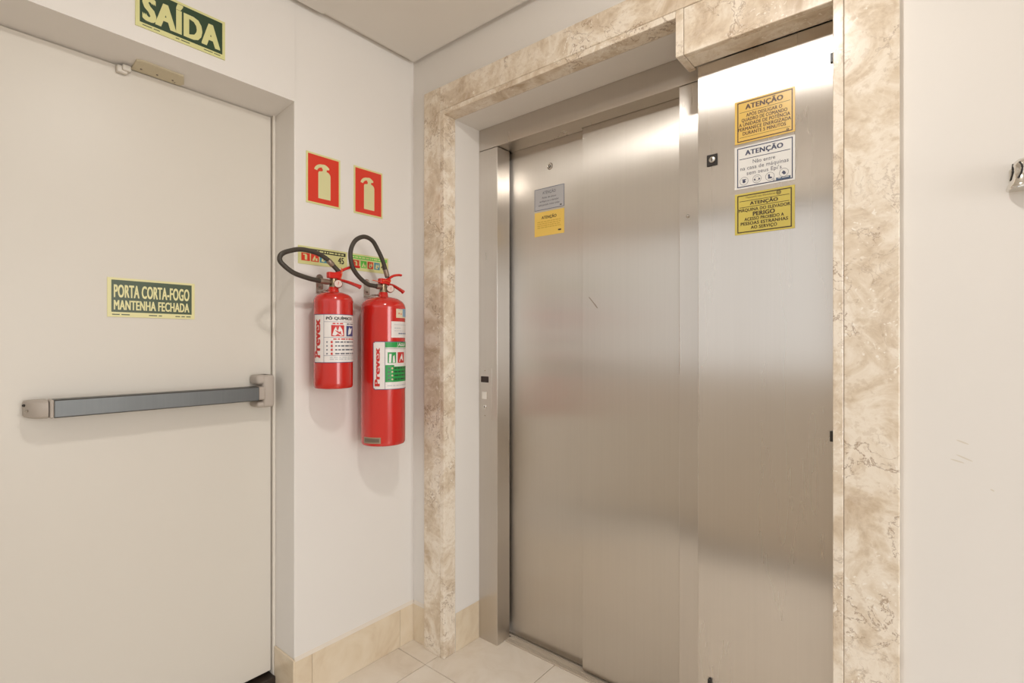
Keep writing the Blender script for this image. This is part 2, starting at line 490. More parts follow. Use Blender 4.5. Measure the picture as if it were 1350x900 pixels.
for k in range(9):
    MB().box(RX1 + .002 + k * .4, min(RX1 + .4 + k * .4, PX), -BT, -.0002, 0, BH, .001).build('tile', 'base_tile', bb)

# ================================================================== MARBLE SURROUND
tr = frame_of('trim_1', (.85, YM, 0))
E_ = .0015
def slab(x0, x1, y0, y1, z0, z1): return MB().box(x0, x1, y0, y1, z0, z1, E_).build('marble_slab', 'marble', tr)
slab(MX0, .1893, YM, .0, 0, ZO)                       # left pier, face
slab(.1899, MX1, YM, .045, 0, ZI + .02)               # left pier, return
slab(.1899, RX0, YM, .0, ZI + .0206, ZO)              # header, face
slab(MX1 + .0005, 1.1702, YM, .045, ZI, ZI + .020)    # header, soffit slab
BZ = 2.0871
slab(1.1707, 1.1930, YM, .085, BZ, ZI + .020)         # drop box, end slab
slab(1.1942, RX0 - .0006, YM + .0012, .0, BZ, ZI + .0195)      # drop box, face
slab(1.1942, RX0 - .0006, .0006, .064, BZ, BZ + .02)  # drop box, soffit slab
slab(RX0, 1.5733, YM, .064, 0, ZO)                    # right pier, return edge
slab(1.5742, RX1, YM + .0008, .0, 0, ZO)              # right pier, face

# ================================================================== FIRE DOOR
d1 = frame_of('door_1', (XD, -1.0, .0743))
DY0, DY1, DT = -1.472, -.5485, 2.1080
MB().box(XD - .05, XD, DY0, DY1, .0743, DT, .002).build('door_leaf', 'door_paint', d1)
fr = MB()
fr.box(-.24, XD + .010, DY1 + .003, OY1 - .0003, .0, 2.118, .0015)
fr.box(-.24, XD + .010, OY0 + .0003, DY0 - .003, .0, 2.118, .0015)
fr.box(-.24, XD - .004, DY0 - .003, DY1 + .003, DT + .0025, 2.1215, .001)
fr.build('door_frame', 'frame_paint', d1)
MB().box(-.25, -.12, OY0 + .01, OY1 - .009, -.003, .060, .002).build('door_sill', 'dark_stone', d1)
# push bar
pb = MB()
pb.box(-.105, -.060, -1.164, -.628, 1.0775, 1.1262, .003)
pb = lab(pb.build('push_bar', 'bar_metal', d1), 'long grey metal push bar')
MB().box(-.1045, -.0585, -1.171, -1.1625, 1.077, 1.127, .003).build('end_collar', 'bracket_plastic', pb)
e = MB()
ys = [(-1.214, .014, .018), (-1.213, .030, .021), (-1.206, .056, .0235), (-1.196, .074, .0245), (-1.184, .083, .0248), (-1.1735, .086, .025)]
vs = []; fs = []; n = 16
for (y, dx, hz) in ys:
    for k in range(n):
        t = 2 * math.pi * k / n; c, s_ = math.cos(t), math.sin(t)
        q = lambda a: math.copysign(abs(a) ** .45, a)
        vs.append((XD + dx / 2 + q(c) * dx / 2, y, 1.1015 + q(s_) * hz))
for i in range(len(ys) - 1):
    for k in range(n): fs.append((i * n + k, i * n + (k + 1) % n, (i + 1) * n + (k + 1) % n, (i + 1) * n + k))
fs += [tuple(range(n)), tuple(range((len(ys) - 1) * n, len(ys) * n))]
e.add(vs, fs, True); e.build('end_cap', 'bracket_plastic', pb)
MB().lathe([(.0035, 0), (.0035, .004), (.002, .006)], (XD + .045, -1.2085, 1.0985), (.75, -.65, 0), 10).build('screw', 'zinc', pb)
MB().lathe([(.0035, 0), (.0035, .004), (.002, .006)], (XD + .028, -1.2125, 1.1120), (.6, -.8, 0), 10).build('screw', 'black_plastic', pb)
e = MB()
e.box(XD, -.082, -.626, -.5655, 1.1318, 1.1650, .009, 3)
e.box(XD, -.082, -.626, -.5655, 1.0505, 1.0730, .009, 3)
e.box(XD, -.078, -.6060, -.5655, 1.0505, 1.1650, .010, 3)
e.build('latch_housing', 'bracket_plastic', pb)
MB().box(XD + .01, -.068, -.632, -.603, 1.0790, 1.1250, .006, 2).build('inner_collar', 'bracket_plastic', pb)

# screwed plate under the lintel and the pivot block at the door head
SZ = 2.1150
cp = thing('lintel_plate', 'small cream plate with three screws under the fire door lintel', 'plate', (-.12, -.905, SZ))
sz = lambda x: 2.1278 + .112 * x          # the soffit falls slightly towards the door
MB().prism([(x, y, sz(x)) for x, y in ((-.1420, -.975), (-.1420, -.845), (-.1250, -.838), (-.082, -.852), (-.078, -.960), (-.086, -.975))], (0, 0, -.005)).build('plate', 'plate_paint', cp)
for (x, y) in ((-.122, -.954), (-.123, -.912), (-.124, -.870)):
    MB().lathe([(.0030, .0005), (.0026, -.0010)], (x, y, sz(x) - .0052), (0, 0, 1), 10).build('screw', 'tag_dark', cp)
MB().lathe([(.0016, .0005), (.0014, -.0010)], (-.132, -.862, sz(-.132) - .0052), (0, 0, 1), 8).build('screw', 'tag_dark', cp)
pv = MB(); pv.box(XD + .0002, XD + .016, -1.012, -.985, 2.083, 2.105, .004, 2)
pv.box(XD + .0002, XD + .024, -1.000, -.978, 2.090, 2.108, .004, 2)
pv = pv.build('pivot_block', 'door_paint', d1)

# ================================================================== SIGNS ON THE LEFT WALL AND DOOR
LW = ((0, 1, 0), (1, 0, 0))      # u, normal of the left wall
def d_exit(k):
    w, h = k.s.w, k.s.h
    k.rect('background', 'sign_green', .043, .965, .115, .94)
    k.text('lettering', 'lumin', 'SAÍDA', .503, .195, .87, .58, .06, 1.08)
    for i, (a, b) in enumerate(((.07, .25), (.42, .6), (.74, .94))): k.words('small_print', 'sign_green_pale', a, b, .055, .075, i)
sign('exit_sign', 'dark green exit sign reading SAÍDA on the wall over the fire door', 'sign', (.0003, -1.0, 2.1735), *LW, .236, .1195, 'lumin', d_exit, None, .003)
def d_porta(k):
    k.rect('background', 'sign_green_pale', .043, .962, .125, .945)
    k.text('lettering', 'lumin_pale', 'PORTA CORTA-FOGO', .50, .50, .865, .325, .045, 1.05)
    k.text('lettering', 'lumin_pale', 'MANTENHA FECHADA', .50, .185, .865, .245, .045, 1.05)
    for i, (a, b) in enumerate(((.05, .25), (.45, .6), (.76, .95))): k.words('small_print', 'sign_green_pale', a, b, .05, .075, i + 5)
sign('fire_door_sign', 'dark green sign PORTA CORTA-FOGO MANTENHA FECHADA on the fire door', 'sign', (XD + .0003, -1.0324, 1.3552), *LW, .2310, .1168, 'lumin_pale', d_porta, None, .002)
def d_ext(k):
    w, h = k.s.w, k.s.h
    k.rect('background', 'sign_red', .05, .95, .035, .965)
    B = [(.34, .13), (.70, .13), (.70, .60)]
    for i in range(9):
        a = math.radians(i * 11.25); B.append((.58 + .12 * math.cos(a), .60 + .085 * math.sin(a)))
    B += [(.585, .70), (.585, .735)]
    B += [(.47, .735), (.47, .69), (.45, .675), (.36, .66), (.34, .63)]
    k.poly('pictogram#a', 'pict_cream', B)
    # head, nozzle and lever
    k.poly('pictogram#a', 'pict_cream', [(.45, .725), (.60, .725), (.66, .735), (.665, .765), (.60, .80), (.54, .82), (.47, .815), (.45, .79)], .00055)
    arc = []
    for i in range(9):
        a = math.radians(90 + i * 10); arc.append((.46 + .24 * math.cos(a), .655 + .155 * math.sin(a)))
    for i in range(8, -1, -1):
        a = math.radians(90 + i * 10); arc.append((.46 + .15 * math.cos(a), .655 + .095 * math.sin(a)))
    for i in range(8): k.poly('pictogram#a', 'pict_cream', [arc[i], arc[i + 1], arc[17 - i - 1], arc[17 - i]], .00045)
sign('extinguisher_sign', 'larger left red sign with pale extinguisher pictogram, nearest the fire door', 'sign', (.0003, -.492, 1.7830), *LW, .1365, .1850, 'lumin', d_ext, None, .002)
sign('extinguisher_sign', 'right red sign with pale extinguisher pictogram, nearest the room corner', 'sign', (.0003, -.297, 1.7830), *LW, .1340, .1850, 'lumin', d_ext, None, .002)
def guide(head, cells, digits):
    def d(k):
        k.rect('header', head, .04, .96, .70, .90)
        k.words('header_print', 'lumin', .08, .92, .76, .84, 3, .0006)
        for i, (u0, u1, mats) in enumerate(cells):
            k.rect('pictogram', mats[0], u0, u1, .19, .62)
            c = (u0 + u1) / 2; hw = (u1 - u0) / 2
            if mats[1] == 'bottle':
                k.poly('pictogram_mark', 'lumin', [(c - .2 * hw, .24), (c + .35 * hw, .24), (c + .35 * hw, .5), (c + .1 * hw, .56), (c - .6 * hw, .56), (c - .6 * hw, .5), (c - .2 * hw, .5)])
            elif mats[1] == 'fire':
                k.poly('pictogram_mark', 'lumin', [(c - .7 * hw, .24), (c + .7 * hw, .24), (c + .6 * hw, .42), (c + .2 * hw, .36), (c, .55), (c - .4 * hw, .4)])
                k.poly('pictogram_mark', mats[0], [(c - .2 * hw, .25), (c + .3 * hw, .25), (c + .05 * hw, .36)], .0007)
            else:
                k.poly('pictogram_mark', 'lumin', [(c - .6 * hw, .26), (c + .1 * hw, .24), (c + .7 * hw, .4), (c + .4 * hw, .58), (c + .1 * hw, .42), (c - .3 * hw, .56)])
                k.poly('pictogram_mark', 'print_navy', [(c - .1 * hw, .3), (c + .3 * hw, .34), (c + .1 * hw, .44)], .0007)
        if digits: k.text('lettering', 'print_black', '45', *digits, .03)
    return d
sign('class_guide_sign', 'yellow class guide sign with a dark header behind the left extinguisher hose', 'sign', (.0003, -.522, 1.5600), *LW, .1970, .0650, 'lumin',
     guide('print_black', ((.06, .225, ('sign_red', 'bottle')), (.245, .40, ('sign_red', 'fire')), (.42, .57, ('guide_blue', 'spark'))), (.86, .26, .13, .37)), None, .0015)
sign('class_guide_sign', 'yellow class guide sign with a bright green header behind the right extinguisher hose', 'sign', (.0003, -.318, 1.5605), *LW, .1835, .0650, 'lumin',
     guide('guide_green', ((.10, .245, ('sign_red', 'bottle')), (.285, .43, ('guide_green', 'fire')), (.455, .60, ('sign_red', 'spark')), (.625, .77, ('guide_blue', 'spark'))), (.87, .22, .13, .36)), None, .0015)

# ================================================================== ELEVATOR
YF = .187
el = thing('elevator_entrance', 'brushed steel elevator entrance with two sliding door panels inside the marble surround', 'elevator', (.70, YF, 0))
ST = .0022
jl = lab(MB().box(.2124, .318, YF, .2687, 0, 2.1065, ST, 2).build('jamb', 'steel', el), 'left steel jamb with call panel')
MB().box(1.0995, 1.2400, YF, .2600, 0, 2.1065, ST, 2).build('jamb', 'steel', el)
MB().box(.2124, 1.2400, YF, .2620, 2.1080, ZI - .0003, ST, 2).box(.3175, .6865, .2600, .2835, 2.1080, 2.14).build('header', 'steel', el)
lab(MB().box(.290, .730, .2850, .3000, .014, 2.16, .001).build('door_panel', 'steel_door', el), 'left rear sliding door panel with two notices')
lab(MB().box(.6880, 1.130, .2640, .2790, .014, 2.16, .0012).build('door_panel', 'steel_door', el), 'wide front sliding door panel')
sl = MB(); sl.box(.318, 1.100, .237, .262, -.004, .0005)
for k in range(4): sl.box(.318, 1.100, .2365 + k * .0068, .2405 + k * .0068, .0003, .0055, .0006)
sl.box(.318, 1.100, .2630, .2840, -.004, .0035, .0006); sl.box(.296, 1.100, .2860, .33, -.004, .0035, .0006)
sl.build('sill', 'sill_aluminium', el)
MB().lathe([(.0060, 0), (.0058, .002), (.0045, .0045), (.002, .006)], (1.1292, YF + .0003, 1.6832), (0, -1, 0), 14).build('screw', 'zinc', el)
# round door key hole
esc = MB(); esc.lathe([(.0125, 0), (.0125, .002), (.0105, .004), (.008, .003), (.008, .0015)], (.5196, .2850, 2.0044), (0, -1, 0), 28)
esc = esc.build('key_escutcheon', 'chrome', el)
MB().lathe([(.0142, 0), (.0138, .0008)], (.5196, .2850, 2.0044), (0, -1, 0), 28).build('shade_ring', 'tag_dark', esc)  # dark disc standing in for the shadow round the escutcheon
ek = MB(); ek.lathe([(.0062, 0), (.0060, .0028)], (.5196, .2850, 2.0044), (0, -1, 0), 20)
ek.build('keyhole', 'black_plastic', esc)
MB().box(.5190, .5240, .2815, .2825, 2.0010, 2.0085).build('key_slot', 'zinc', esc)
# scratch on the front panel
MB().add([(.716, .2638, 1.452), (.718, .2638, 1.455), (.748, .2638, 1.422), (.757, .2638, 1.409), (.752, .2638, 1.409), (.735, .2638, 1.430)], [(0, 1, 2, 3, 4, 5)]).build('scratch', 'steel_scuff', el)
# call panel on the left jamb
cpn = MB().box(.2180, .2870, YF - .0016, YF - .0001, .9485, 1.1705, .0006).build('call_panel', 'steel', el)
MB().box(.2262, .2700, YF - .0032, YF - .0015, 1.1085, 1.1345, .0006).build('display', 'display_black', cpn)
MB().box(.2330, .2595, YF - .0046, YF - .0015, 1.0370, 1.0675, .0012).build('call_button', 'button_white', cpn)
MB().lathe([(.0095, 0), (.0095, .002), (.006, .004)], (.2485, YF - .0015, 1.0035), (0, -1, 0), 20).build('key_switch', 'chrome', cpn)
MB().box(.2470, .2500, YF - .0060, YF - .0050, .9990, 1.0080).build('key_slot', 'black_plastic', cpn)
for z in (1.1590, .9660):
    MB().lathe([(.0028, 0), (.0022, .0012)], (.2490, YF - .0015, z), (0, -1, 0), 10).build('screw', 'tag_grey', cpn)
# shaft behind the doors
sh = MB(); sh.box(.10, 1.75, .36, .38, -.02, H); sh.box(.19, .21, .30, .36, 0, H); sh.box(1.60, 1.62, .30, .36, 0, H); sh.box(.19, 1.62, .331, .36, -.06, .01)
struct(sh.build('wall_shaft', 'shaft_dark'))

# access panel
YP = .066
ap = thing('access_panel', 'tall brushed steel access panel with three warning signs right of the elevator doors', 'panel', (1.38, YP, 0))
MB().box(1.2035, 1.5505, YP, .1865, .002, BZ - .0012, .0015, 2).build('panel_leaf', 'steel', ap)
lk = MB().box(1.2300, 1.2600, YP - .003, YP - .0001, 1.7860, 1.8190, .001).build('lock_plate', 'black_plastic', ap)
MB().lathe([(.0088, 0), (.0088, .0035), (.0070, .0045)], (1.2462, YP - .003, 1.8028), (0, -1, 0), 22).build('lock_cylinder', 'zinc', lk)
MB().box(1.2447, 1.2472, YP - .0082, YP - .0072, 1.7975, 1.8060).build('keyhole', 'black_plastic', lk)
for (z0, z1) in ((1.979, 2.0035), (1.030, 1.0565)):
    MB().box(1.5355, 1.5425, YP - .006, YP + .004, z0, z1, .001).build('hinge', 'black_plastic', ap)
MB().box(1.2340, 1.2440, YP - .008, YP - .0001, .288, .310, .0015).build('latch', 'black_plastic', ap)

# notices
BW = ((1, 0, 0), (0, -1, 0))
def d_w1(k):
    P = 'print_brown'
    k.outline('border', P, .045, .965, .035, .965, .0028)
    k.text('lettering', P, 'ATENÇÃO', .50, .775, .63, .115, .05, 1.08)
    k.rect('rule', P, .085, .925, .715, .725)
    for b, v, w in (('APÓS DESLIGAR O', .60, .60), ('QUADRO DE COMANDO', .495, .76), ('A UNIDADE DE POTÊNCIA', .39, .85), ('PERMANECE ENERGIZADA', .285, .88), ('DURANTE 5 MINUTOS', .18, .72)):
        k.text('lettering', P, b, .50, v, w, .078, .03, 1.06)
    k.rect('rule', P, .085, .925, .13, .139)
    k.ring('emblem', P, .885, .083, .0032, .0009); k.rect('emblem', P, .865, .905, .075, .09)
sign('warning_sign', 'top amber ATENÇÃO sign of three on the steel access panel', 'sign', (1.3073, YP - .0002, 1.8300), *BW, .1498, .1180, 'warn_yellow', d_w1)
def d_w2(k):
    P = 'print_navy'; G = 'print_grey'
    k.outline('border', P, .045, .965, .035, .965, .0026)
    k.text('lettering', P, 'ATENÇÃO', .50, .775, .63, .11, .045, 1.08)
    k.rect('rule', P, .085, .925, .69, .705)
    for b, v, w in (('Não entre', .555, .37), ('na casa de máquinas', .43, .80), ("sem seus Epi's", .305, .58)):
        k.text('lettering', G, b, .50, v, w, .088, .012, 1.05)
    for i, u in enumerate((.165, .385, .60, .825)):
        v = .175 if i < 3 else .205
        k.ring('pictogram#%d' % i, G, u, v, .0112, .0008)
        if i == 0:
            k.disc('pictogram_symbol#%d' % i, P, u, v - .01, .0042); k.rect('pictogram_symbol#%d' % i, P, u - .035, u + .035, v + .025, v + .045)
        elif i == 1:
            k.disc('pictogram_symbol#%d' % i, P, u - .038, v - .01, .0022); k.disc('pictogram_symbol#%d' % i, P, u + .038, v - .01, .0022); k.ring('pictogram_symbol#%d' % i, P, u, v + .002, .0062, .0006)
        elif i == 2:
            k.poly('pictogram_symbol#%d' % i, P, [(u - .03, v - .05), (u + .035, v - .05), (u + .035, v - .02), (u, v - .005), (u, v + .05), (u - .03, v + .05)])
        else:
            k.poly('pictogram_symbol#%d' % i, P, [(u - .035, v + .0), (u + .0, v - .05), (u + .035, v - .03), (u + .02, v + .02), (u - .01, v + .045)])
    k.rect('logo', 'bar_blue', .70, .93, .055, .115); k.words('logo_print', 'warn_white', .73, .92, .09, .102, 8, .0008)
    k.ring('logo', G, .665, .08, .0026, .0008)
sign('warning_sign', 'white ATENÇÃO sign with blue border, middle of three on the steel access panel', 'sign', (1.3068, YP - .0002, 1.7040), *BW, .1505, .1175, 'warn_white', d_w2)
def d_w3(k):
    P = 'print_olive'
    k.outline('border', P, .045, .955, .04, .955, .0028)
    k.text('brand_print', P, 'ThyssenKrupp Elevadores', .44, .865, .50, .038, 0, 1.05)
    k.ring('emblem', P, .745, .885, .0058, .0013); k.ring('emblem', P, .745, .885, .0036, .0009); k.rect('emblem', P, .725, .765, .878, .892)
    k.rect('rule', P, .085, .915, .80, .812)
    k.text('lettering', P, 'ATENÇÃO', .50, .695, .47, .078, .045, 1.06)
    k.rect('rule', P, .085, .915, .65, .662)
    for b, v, w, c in (('MÁQUINA DO ELEVADOR', .545, .86, .075), ('PERIGO', .42, .37, .10), ('ACESSO PROIBIDO A', .32, .66, .075), ('PESSOAS ESTRANHAS', .215, .79, .075), ('AO SERVIÇO', .11, .44, .075)):
        k.text('lettering', P, b, .50, v, w, c, .045 if c > .09 else .03, 1.06)
sign('warning_sign', 'lowest sign on the steel access panel, olive yellow, reading ATENÇÃO and PERIGO', 'sign', (1.3073, YP - .0002, 1.5775), *BW, .1492, .1135, 'warn_olive', d_w3)
YD = .2850
def d_s1(k):
    P = 'print_navy'
    k.outline('border', 'foil_blue', .0, 1.0, .0, 1.0, .0022)
    k.text('lettering', 'print_grey', 'ATENÇÃO', .50, .72, .45, .13, .02, 1.05)
    for b, v, w in (('Antes de entrar', .52, .48), ('verifique se o elevador', .355, .66), ('está parado neste andar', .19, .72)):
        k.text('lettering', 'print_grey', b, .50, v, w, .085, .01, 1.03)
    k.rect('logo', 'print_dark', .86, .92, .07, .12)
sign('notice_sticker', 'grey ATENÇÃO notice with blue border on the left elevator door panel', 'sticker', (.4416, YD - .0002, 1.8300), *BW, .1488, .0895, 'foil_grey', d_s1, None, .0008)
def d_s2(k):
    k.text('lettering', 'print_dark', 'ATENÇÃO', .50, .70, .50, .115, .03, 1.05)
    for i, v in enumerate((.57, .49, .41, .33)): k.words('small_print', 'sticker_yellow_print', .10, .88, v, v + .035, 20 + i)
    k.rect('logo', 'print_dark', .80, .90, .13, .19)
sign('notice_sticker', 'bright yellow ATENÇÃO notice under the grey one on the left elevator door panel', 'sticker', (.4416, YD - .0002, 1.7220), *BW, .1488, .1000, 'sticker_yellow', d_s2, None, .0008)

# ================================================================== FIRE EXTINGUISHERS
def bracket(y, z0, z1, xa, zn, label):
    b = thing('wall_bracket', label, 'bracket', (.002, y, z0), 'brackets holding the fire extinguishers')
    m = MB(); pts = []
    for i in range(9):
        a = math.radians(180 * i / 8); pts.append((.0005, y + .0135 * math.cos(a), z1 - .0135 + .0135 * math.sin(a)))
    pts += [(.0005, y - .0135, z0), (.0005, y + .0135, z0)]
    m.prism(pts, (.003, 0, 0)); m.build('back_plate', 'zinc', b)
    m = MB(); m.box(.0030, xa - .034, y - .011, y + .011, z0 + .004, z0 + .0075, .001)
    for s_ in (-1, 1): m.box(xa - .038, xa - .004, y + s_ * .0185 - .004, y + s_ * .0185 + .004, z0 + .004, z0 + .0075, .001)
    m.box(xa - .040, xa - .033, y - .0225, y + .0225, z0 + .004, z0 + .0075, .001)
    m.build('hook', 'zinc', b)
    for zz in (z1 - .014, z0 + .022): MB().lathe([(.0045, 0), (.004, .002), (.002, .003)], (.0035, y, zz), (1, 0, 0), 12).build('screw', 'tag_dark', b)

def extinguisher(label, ax, ay, r, zb, zs, zn, red, draws, hose, ends, gauge, lever, grip, head, seal):
    t = thing('fire_extinguisher', label, 'fire extinguisher', (ax, ay, zb))
    prof = [(r * .6, zb + .012), (r * .84, zb + .004), (r - .008, zb), (r - .003, zb + .002), (r, zb + .008)]
    prof += [(r, zb + .02), (r, zs - .012), (r * 1.012, zs - .006), (r * 1.012, zs - .002)]
    for i in range(1, 9):
        a = math.radians(i * 11)
        prof.append((.019 + (r - .019) * math.cos(a), zs + (zn - zs - .004) * math.sin(a)))
    prof += [(.0185, zn), (.0170, zn + .012), (.0150, zn + .014)]
    m = MB(); m.lathe([(a, b - zb) for a, b in prof], (ax, ay, zb), (0, 0, 1), 48)
    m.build('tank', red, t)
    for d in draws: d(t)
    # valve: dull brass body, outlet to the left, gauge, red carrying handle and lever
    m = MB(); m.lathe([(.0150, 0), (.0155, .006), (.0135, .012), (.0135, .030), (.010, .036)], (ax, ay, zn + .013), (0, 0, 1), 20)
    h0, h1 = Vector(hose[0]), Vector(hose[1])
    m.lathe([(.0080, 0), (.0080, .020), (.0095, .020), (.0095, .030)], (ax, ay, h0.z), (0, -1, 0), 14)
    gc = Vector(gauge); gd = Vector((.86, -.45, .1)).normalized()
    m.lathe([(.005, 0), (.005, .03)], gc - gd * .03, gd, 10)
    m.build('valve_body', 'brass_dull', t)
    g = MB().lathe([(.0148, -.010), (.0150, 0), (.0135, .0022), (.0125, .001)], gc, gd, 26).build('pressure_gauge', 'zinc', t)
    MB().lathe([(.0124, .0008), (.0120, .0016)], gc, gd, 22).build('dial', 'gauge_face', g)
    MB().sweep([gc + gd * .002 - Vector((0, 0, .004)), gc + gd * .002 + Vector((0, .002, .007))], .0008, None, 6).build('needle', 'label_red', g)
    m = MB(); m.box(*head, .0035, 2); m.build('lever_housing', 'red_lever', t)
    L = crom(lever, 5); k = len(L)
    m = MB(); m.sweep(L, [.0095 - .002 * i / k for i in range(k)], [.0048] * k, 12); m.build('squeeze_lever', 'red_lever', t)
    L = crom(grip, 5); k = len(L)
    m = MB(); m.sweep(L, [.0090 for i in range(k)], [.0050 + .0035 * (i / k) ** 2 for i in range(k)], 12); m.build('carry_handle', 'red_paint_deep', t)
    # hose
    H_ = crom(hose, 7)
    ho = MB(); ho.sweep(H_, .0080, None, 14); ho = lab(ho.build('hose', 'rubber', t), 'looped black rubber hose')
    for (a, b, rr) in ends:
        a, b = Vector(a), Vector(b)
        MB().lathe([(rr, 0), (rr * 1.08, .002), (rr * 1.08, (b - a).length - .002), (rr, (b - a).length)], a, b - a, 14).build('ferrule', 'ferrule_metal', ho)
    m = MB(); m.sweep(crom(seal, 4), .0016, None, 8); m.build('safety_seal', 'orange_seal', t)
    return t

def label1(t):
    ax, ay, r = .095, -.44, .066; th = math.atan2(-1.434 - ay, 1.735 - ax)
    w = r * math.radians(166); z0, h = 1.2095, .1669
    k = Ink(Wrap(ax, ay, r + .0005, th - math.radians(69), z0, w, h))
    L = lambda deg: (deg + 69) / 166
    k.rect('label', 'label_white', 0, 1, 0, 1, 0); k.outline('label_rule', 'label_navy', 0, 1, 0, 1, .0020)
    k.rect('label_rule', 'label_navy', L(-28), L(-27), 0, 1, .0005)
    k.rect('label_rule', 'label_navy', L(-27), 1, .84, .846); k.rect('label_rule', 'label_navy', L(-27), 1, .52, .526); k.rect('label_rule', 'label_navy', L(-27), 1, .145, .151)
    k.text('brand_lettering', 'label_red', 'Prevex', L(-40), .50, .80, .15, .055, 1.04, .0, True)
    k.words('small_print', 'print_grey', L(-36.5), L(-35.5), .1, .85, 2)
    k.text('lettering', 'print_black', 'PÓ QUÍMICO', L(22), .885, .52, .058, .05, 1.08)
    k.rect('pictogram', 'label_red', L(-6), L(32), .545, .775)
    k.poly('pictogram_mark', 'label_white', [(L(-3), .57), (L(2), .68), (L(7), .745), (L(10), .68), (L(13), .66), (L(18), .76), (L(26), .68), (L(29), .57), (L(21), .555), (L(13), .60), (L(5), .555)], .0009)
    k.disc('pictogram_mark', 'label_red', L(20), .63, .003, .0012)
    k.words('small_print', 'label_red', L(-2), L(32), .795, .82, 4)
    k.rect('pictogram', 'label_blue', L(40), L(74), .545, .765)
    k.poly('pictogram_mark', 'label_white', [(L(46), .57), (L(58), .60), (L(66), .72), (L(56), .70), (L(52), .745), (L(47), .66)], .0009)
    k.words('small_print', 'print_grey', L(42), L(74), .79, .815, 4)
    k.words('small_print', 'label_red', L(0), L(80), .475, .50, 7)
    for i, v in enumerate((.405, .325, .245, .165)):
        k.disc('bullet', 'label_red', L(-4), v + .022, .0042, .0009); k.disc('bullet', 'label_white', L(-1), v + .022, .0017, .0012)
        k.disc('pictogram_mark', 'print_grey', L(-18), v + .022, .0026, .0009)
        k.words('small_print', 'print_grey', L(5), L(80), v + .008, v + .036, 30 + i)
    k.words('small_print', 'foil_grey', L(-10), L(85), .06, .085, 50); k.words('small_print', 'foil_grey', L(-10), L(85), .10, .12, 51)
    k.build(t)
def label2(t):
    ax, ay, r = .105, -.235, .083; th = math.atan2(-1.434 - ay, 1.735 - ax)
    w = r * math.radians(126); z0, h = 1.1052, .178
    k = Ink(Wrap(ax, ay, r + .0005, th - math.radians(26), z0, w, h))
    L = lambda deg: (deg + 26) / 126
    k.rect('label', 'label_white', 0, 1, .03, .97, 0); k.rect('label', 'label_white', .035, 1, 0, .03, 0); k.rect('label', 'label_white', .035, 1, .97, 1, 0)
    k.rect('label_rule', 'label_navy', 0, .012, .03, .97, .0005); k.rect('label_rule', 'label_navy', .035, 1, 0, .012, .0005); k.rect('label_rule', 'label_navy', .035, 1, .988, 1, .0005)
    k.poly('label_rule', 'label_navy', [(0, .03), (.035, 0), (.035, .012), (.012, .035)], .0005); k.poly('label_rule', 'label_navy', [(0, .97), (.012, .965), (.035, .988), (.035, 1)], .0005)
    k.rect('label_rule', 'label_navy', L(4), L(4.8), 0, 1, .0006)
    k.text('brand_lettering', 'label_red', 'Prevex', L(-8.5), .47, .80, .105, .055, 1.04, 0, True)
    k.words('small_print', 'print_grey', L(-2), L(-1.4), .1, .85, 2)
    k.rect('panel', 'label_green', L(5), 1, .875, .985)
    k.poly('panel', 'label_white', [(L(37), .875), (L(39.5), .985), (L(40.5), .985), (L(38), .875)], .0008)
    k.text('lettering', 'label_white', 'ÁGUA', L(55), .90, .24, .062, .04, 1.05, .25, False, .0009)
    k.rect('label_rule', 'print_grey', L(5), 1, .845, .852)
    k.rect('pictogram', 'label_green', L(11), L(34), .55, .775)
    k.poly('pictogram_mark', 'label_white', [(L(14), .56), (L(20), .56), (L(21), .74), (L(15), .74)], .0009); k.poly('pictogram_mark', 'label_white', [(L(24), .56), (L(31), .56), (L(29), .72), (L(25), .69)], .0009)
    k.rect('pictogram', 'label_red', L(39), L(66), .55, .775)
    k.poly('pictogram_mark', 'label_white', [(L(43), .57), (L(60), .60), (L(55), .75), (L(48), .66)], .0009)
    k.rect('panel', 'label_green', L(5), 1, .155, .51)
    k.rect('panel', 'label_white', L(28), 1, .475, .51, .0008)
    for i, v in enumerate((.42, .345, .27, .19)):
        k.disc('bullet', 'label_cream', L(23), v + .02, .0035, .0009); k.disc('bullet', 'sign_red', L(24), v + .02, .0014, .0012)
        k.disc('pictogram_mark', 'sign_green', L(14), v + .02, .0034, .0009)
        k.words('small_print', 'sign_green', L(29), L(85), v + .006, v + .036, 60 + i)
    k.words('small_print', 'foil_grey', L(10), L(90), .07, .09, 70)
    k.build(t)
    def stick(a0, a1, za, zc, part, mat, extra=None):
        q = Ink(Wrap(ax, ay, r + .0004, th + math.radians(a0), za, r * math.radians(a1 - a0), zc - za))
        q.rect(part, mat, 0, 1, 0, 1, 0)
        if extra: extra(q)
        q.build(t)
    stick(34, 92, 1.3720, 1.4130, 'sticker', 'label_cream', lambda q: (q.rect('sticker_print', 'label_sky', .42, 1, .12, .9), q.disc('sticker_print', 'sign_red', .16, .4, .0028), q.disc('sticker_print', 'sign_red', .3, .36, .0028), q.words('sticker_print', 'foil_grey', .1, .38, .72, .8, 3)))
    stick(20, 92, 1.2975, 1.3580, 'inspection_label', 'label_white', lambda q: (q.words('inspection_print', 'foil_grey', .12, .95, .78, .82, 4), q.words('inspection_print', 'foil_grey', .12, .4, .56, .62, 5), q.words('inspection_print', 'foil_blue', .3, .95, .22, .3, 6), q.words('inspection_print', 'foil_grey', .12, .6, .4, .44, 9)))
    stick(-57, -6, .9060, .9290, 'serial_tag', 'tag_grey', lambda q: q.rect('serial_field', 'tag_dark', .08, .92, .22, .8, .0004))

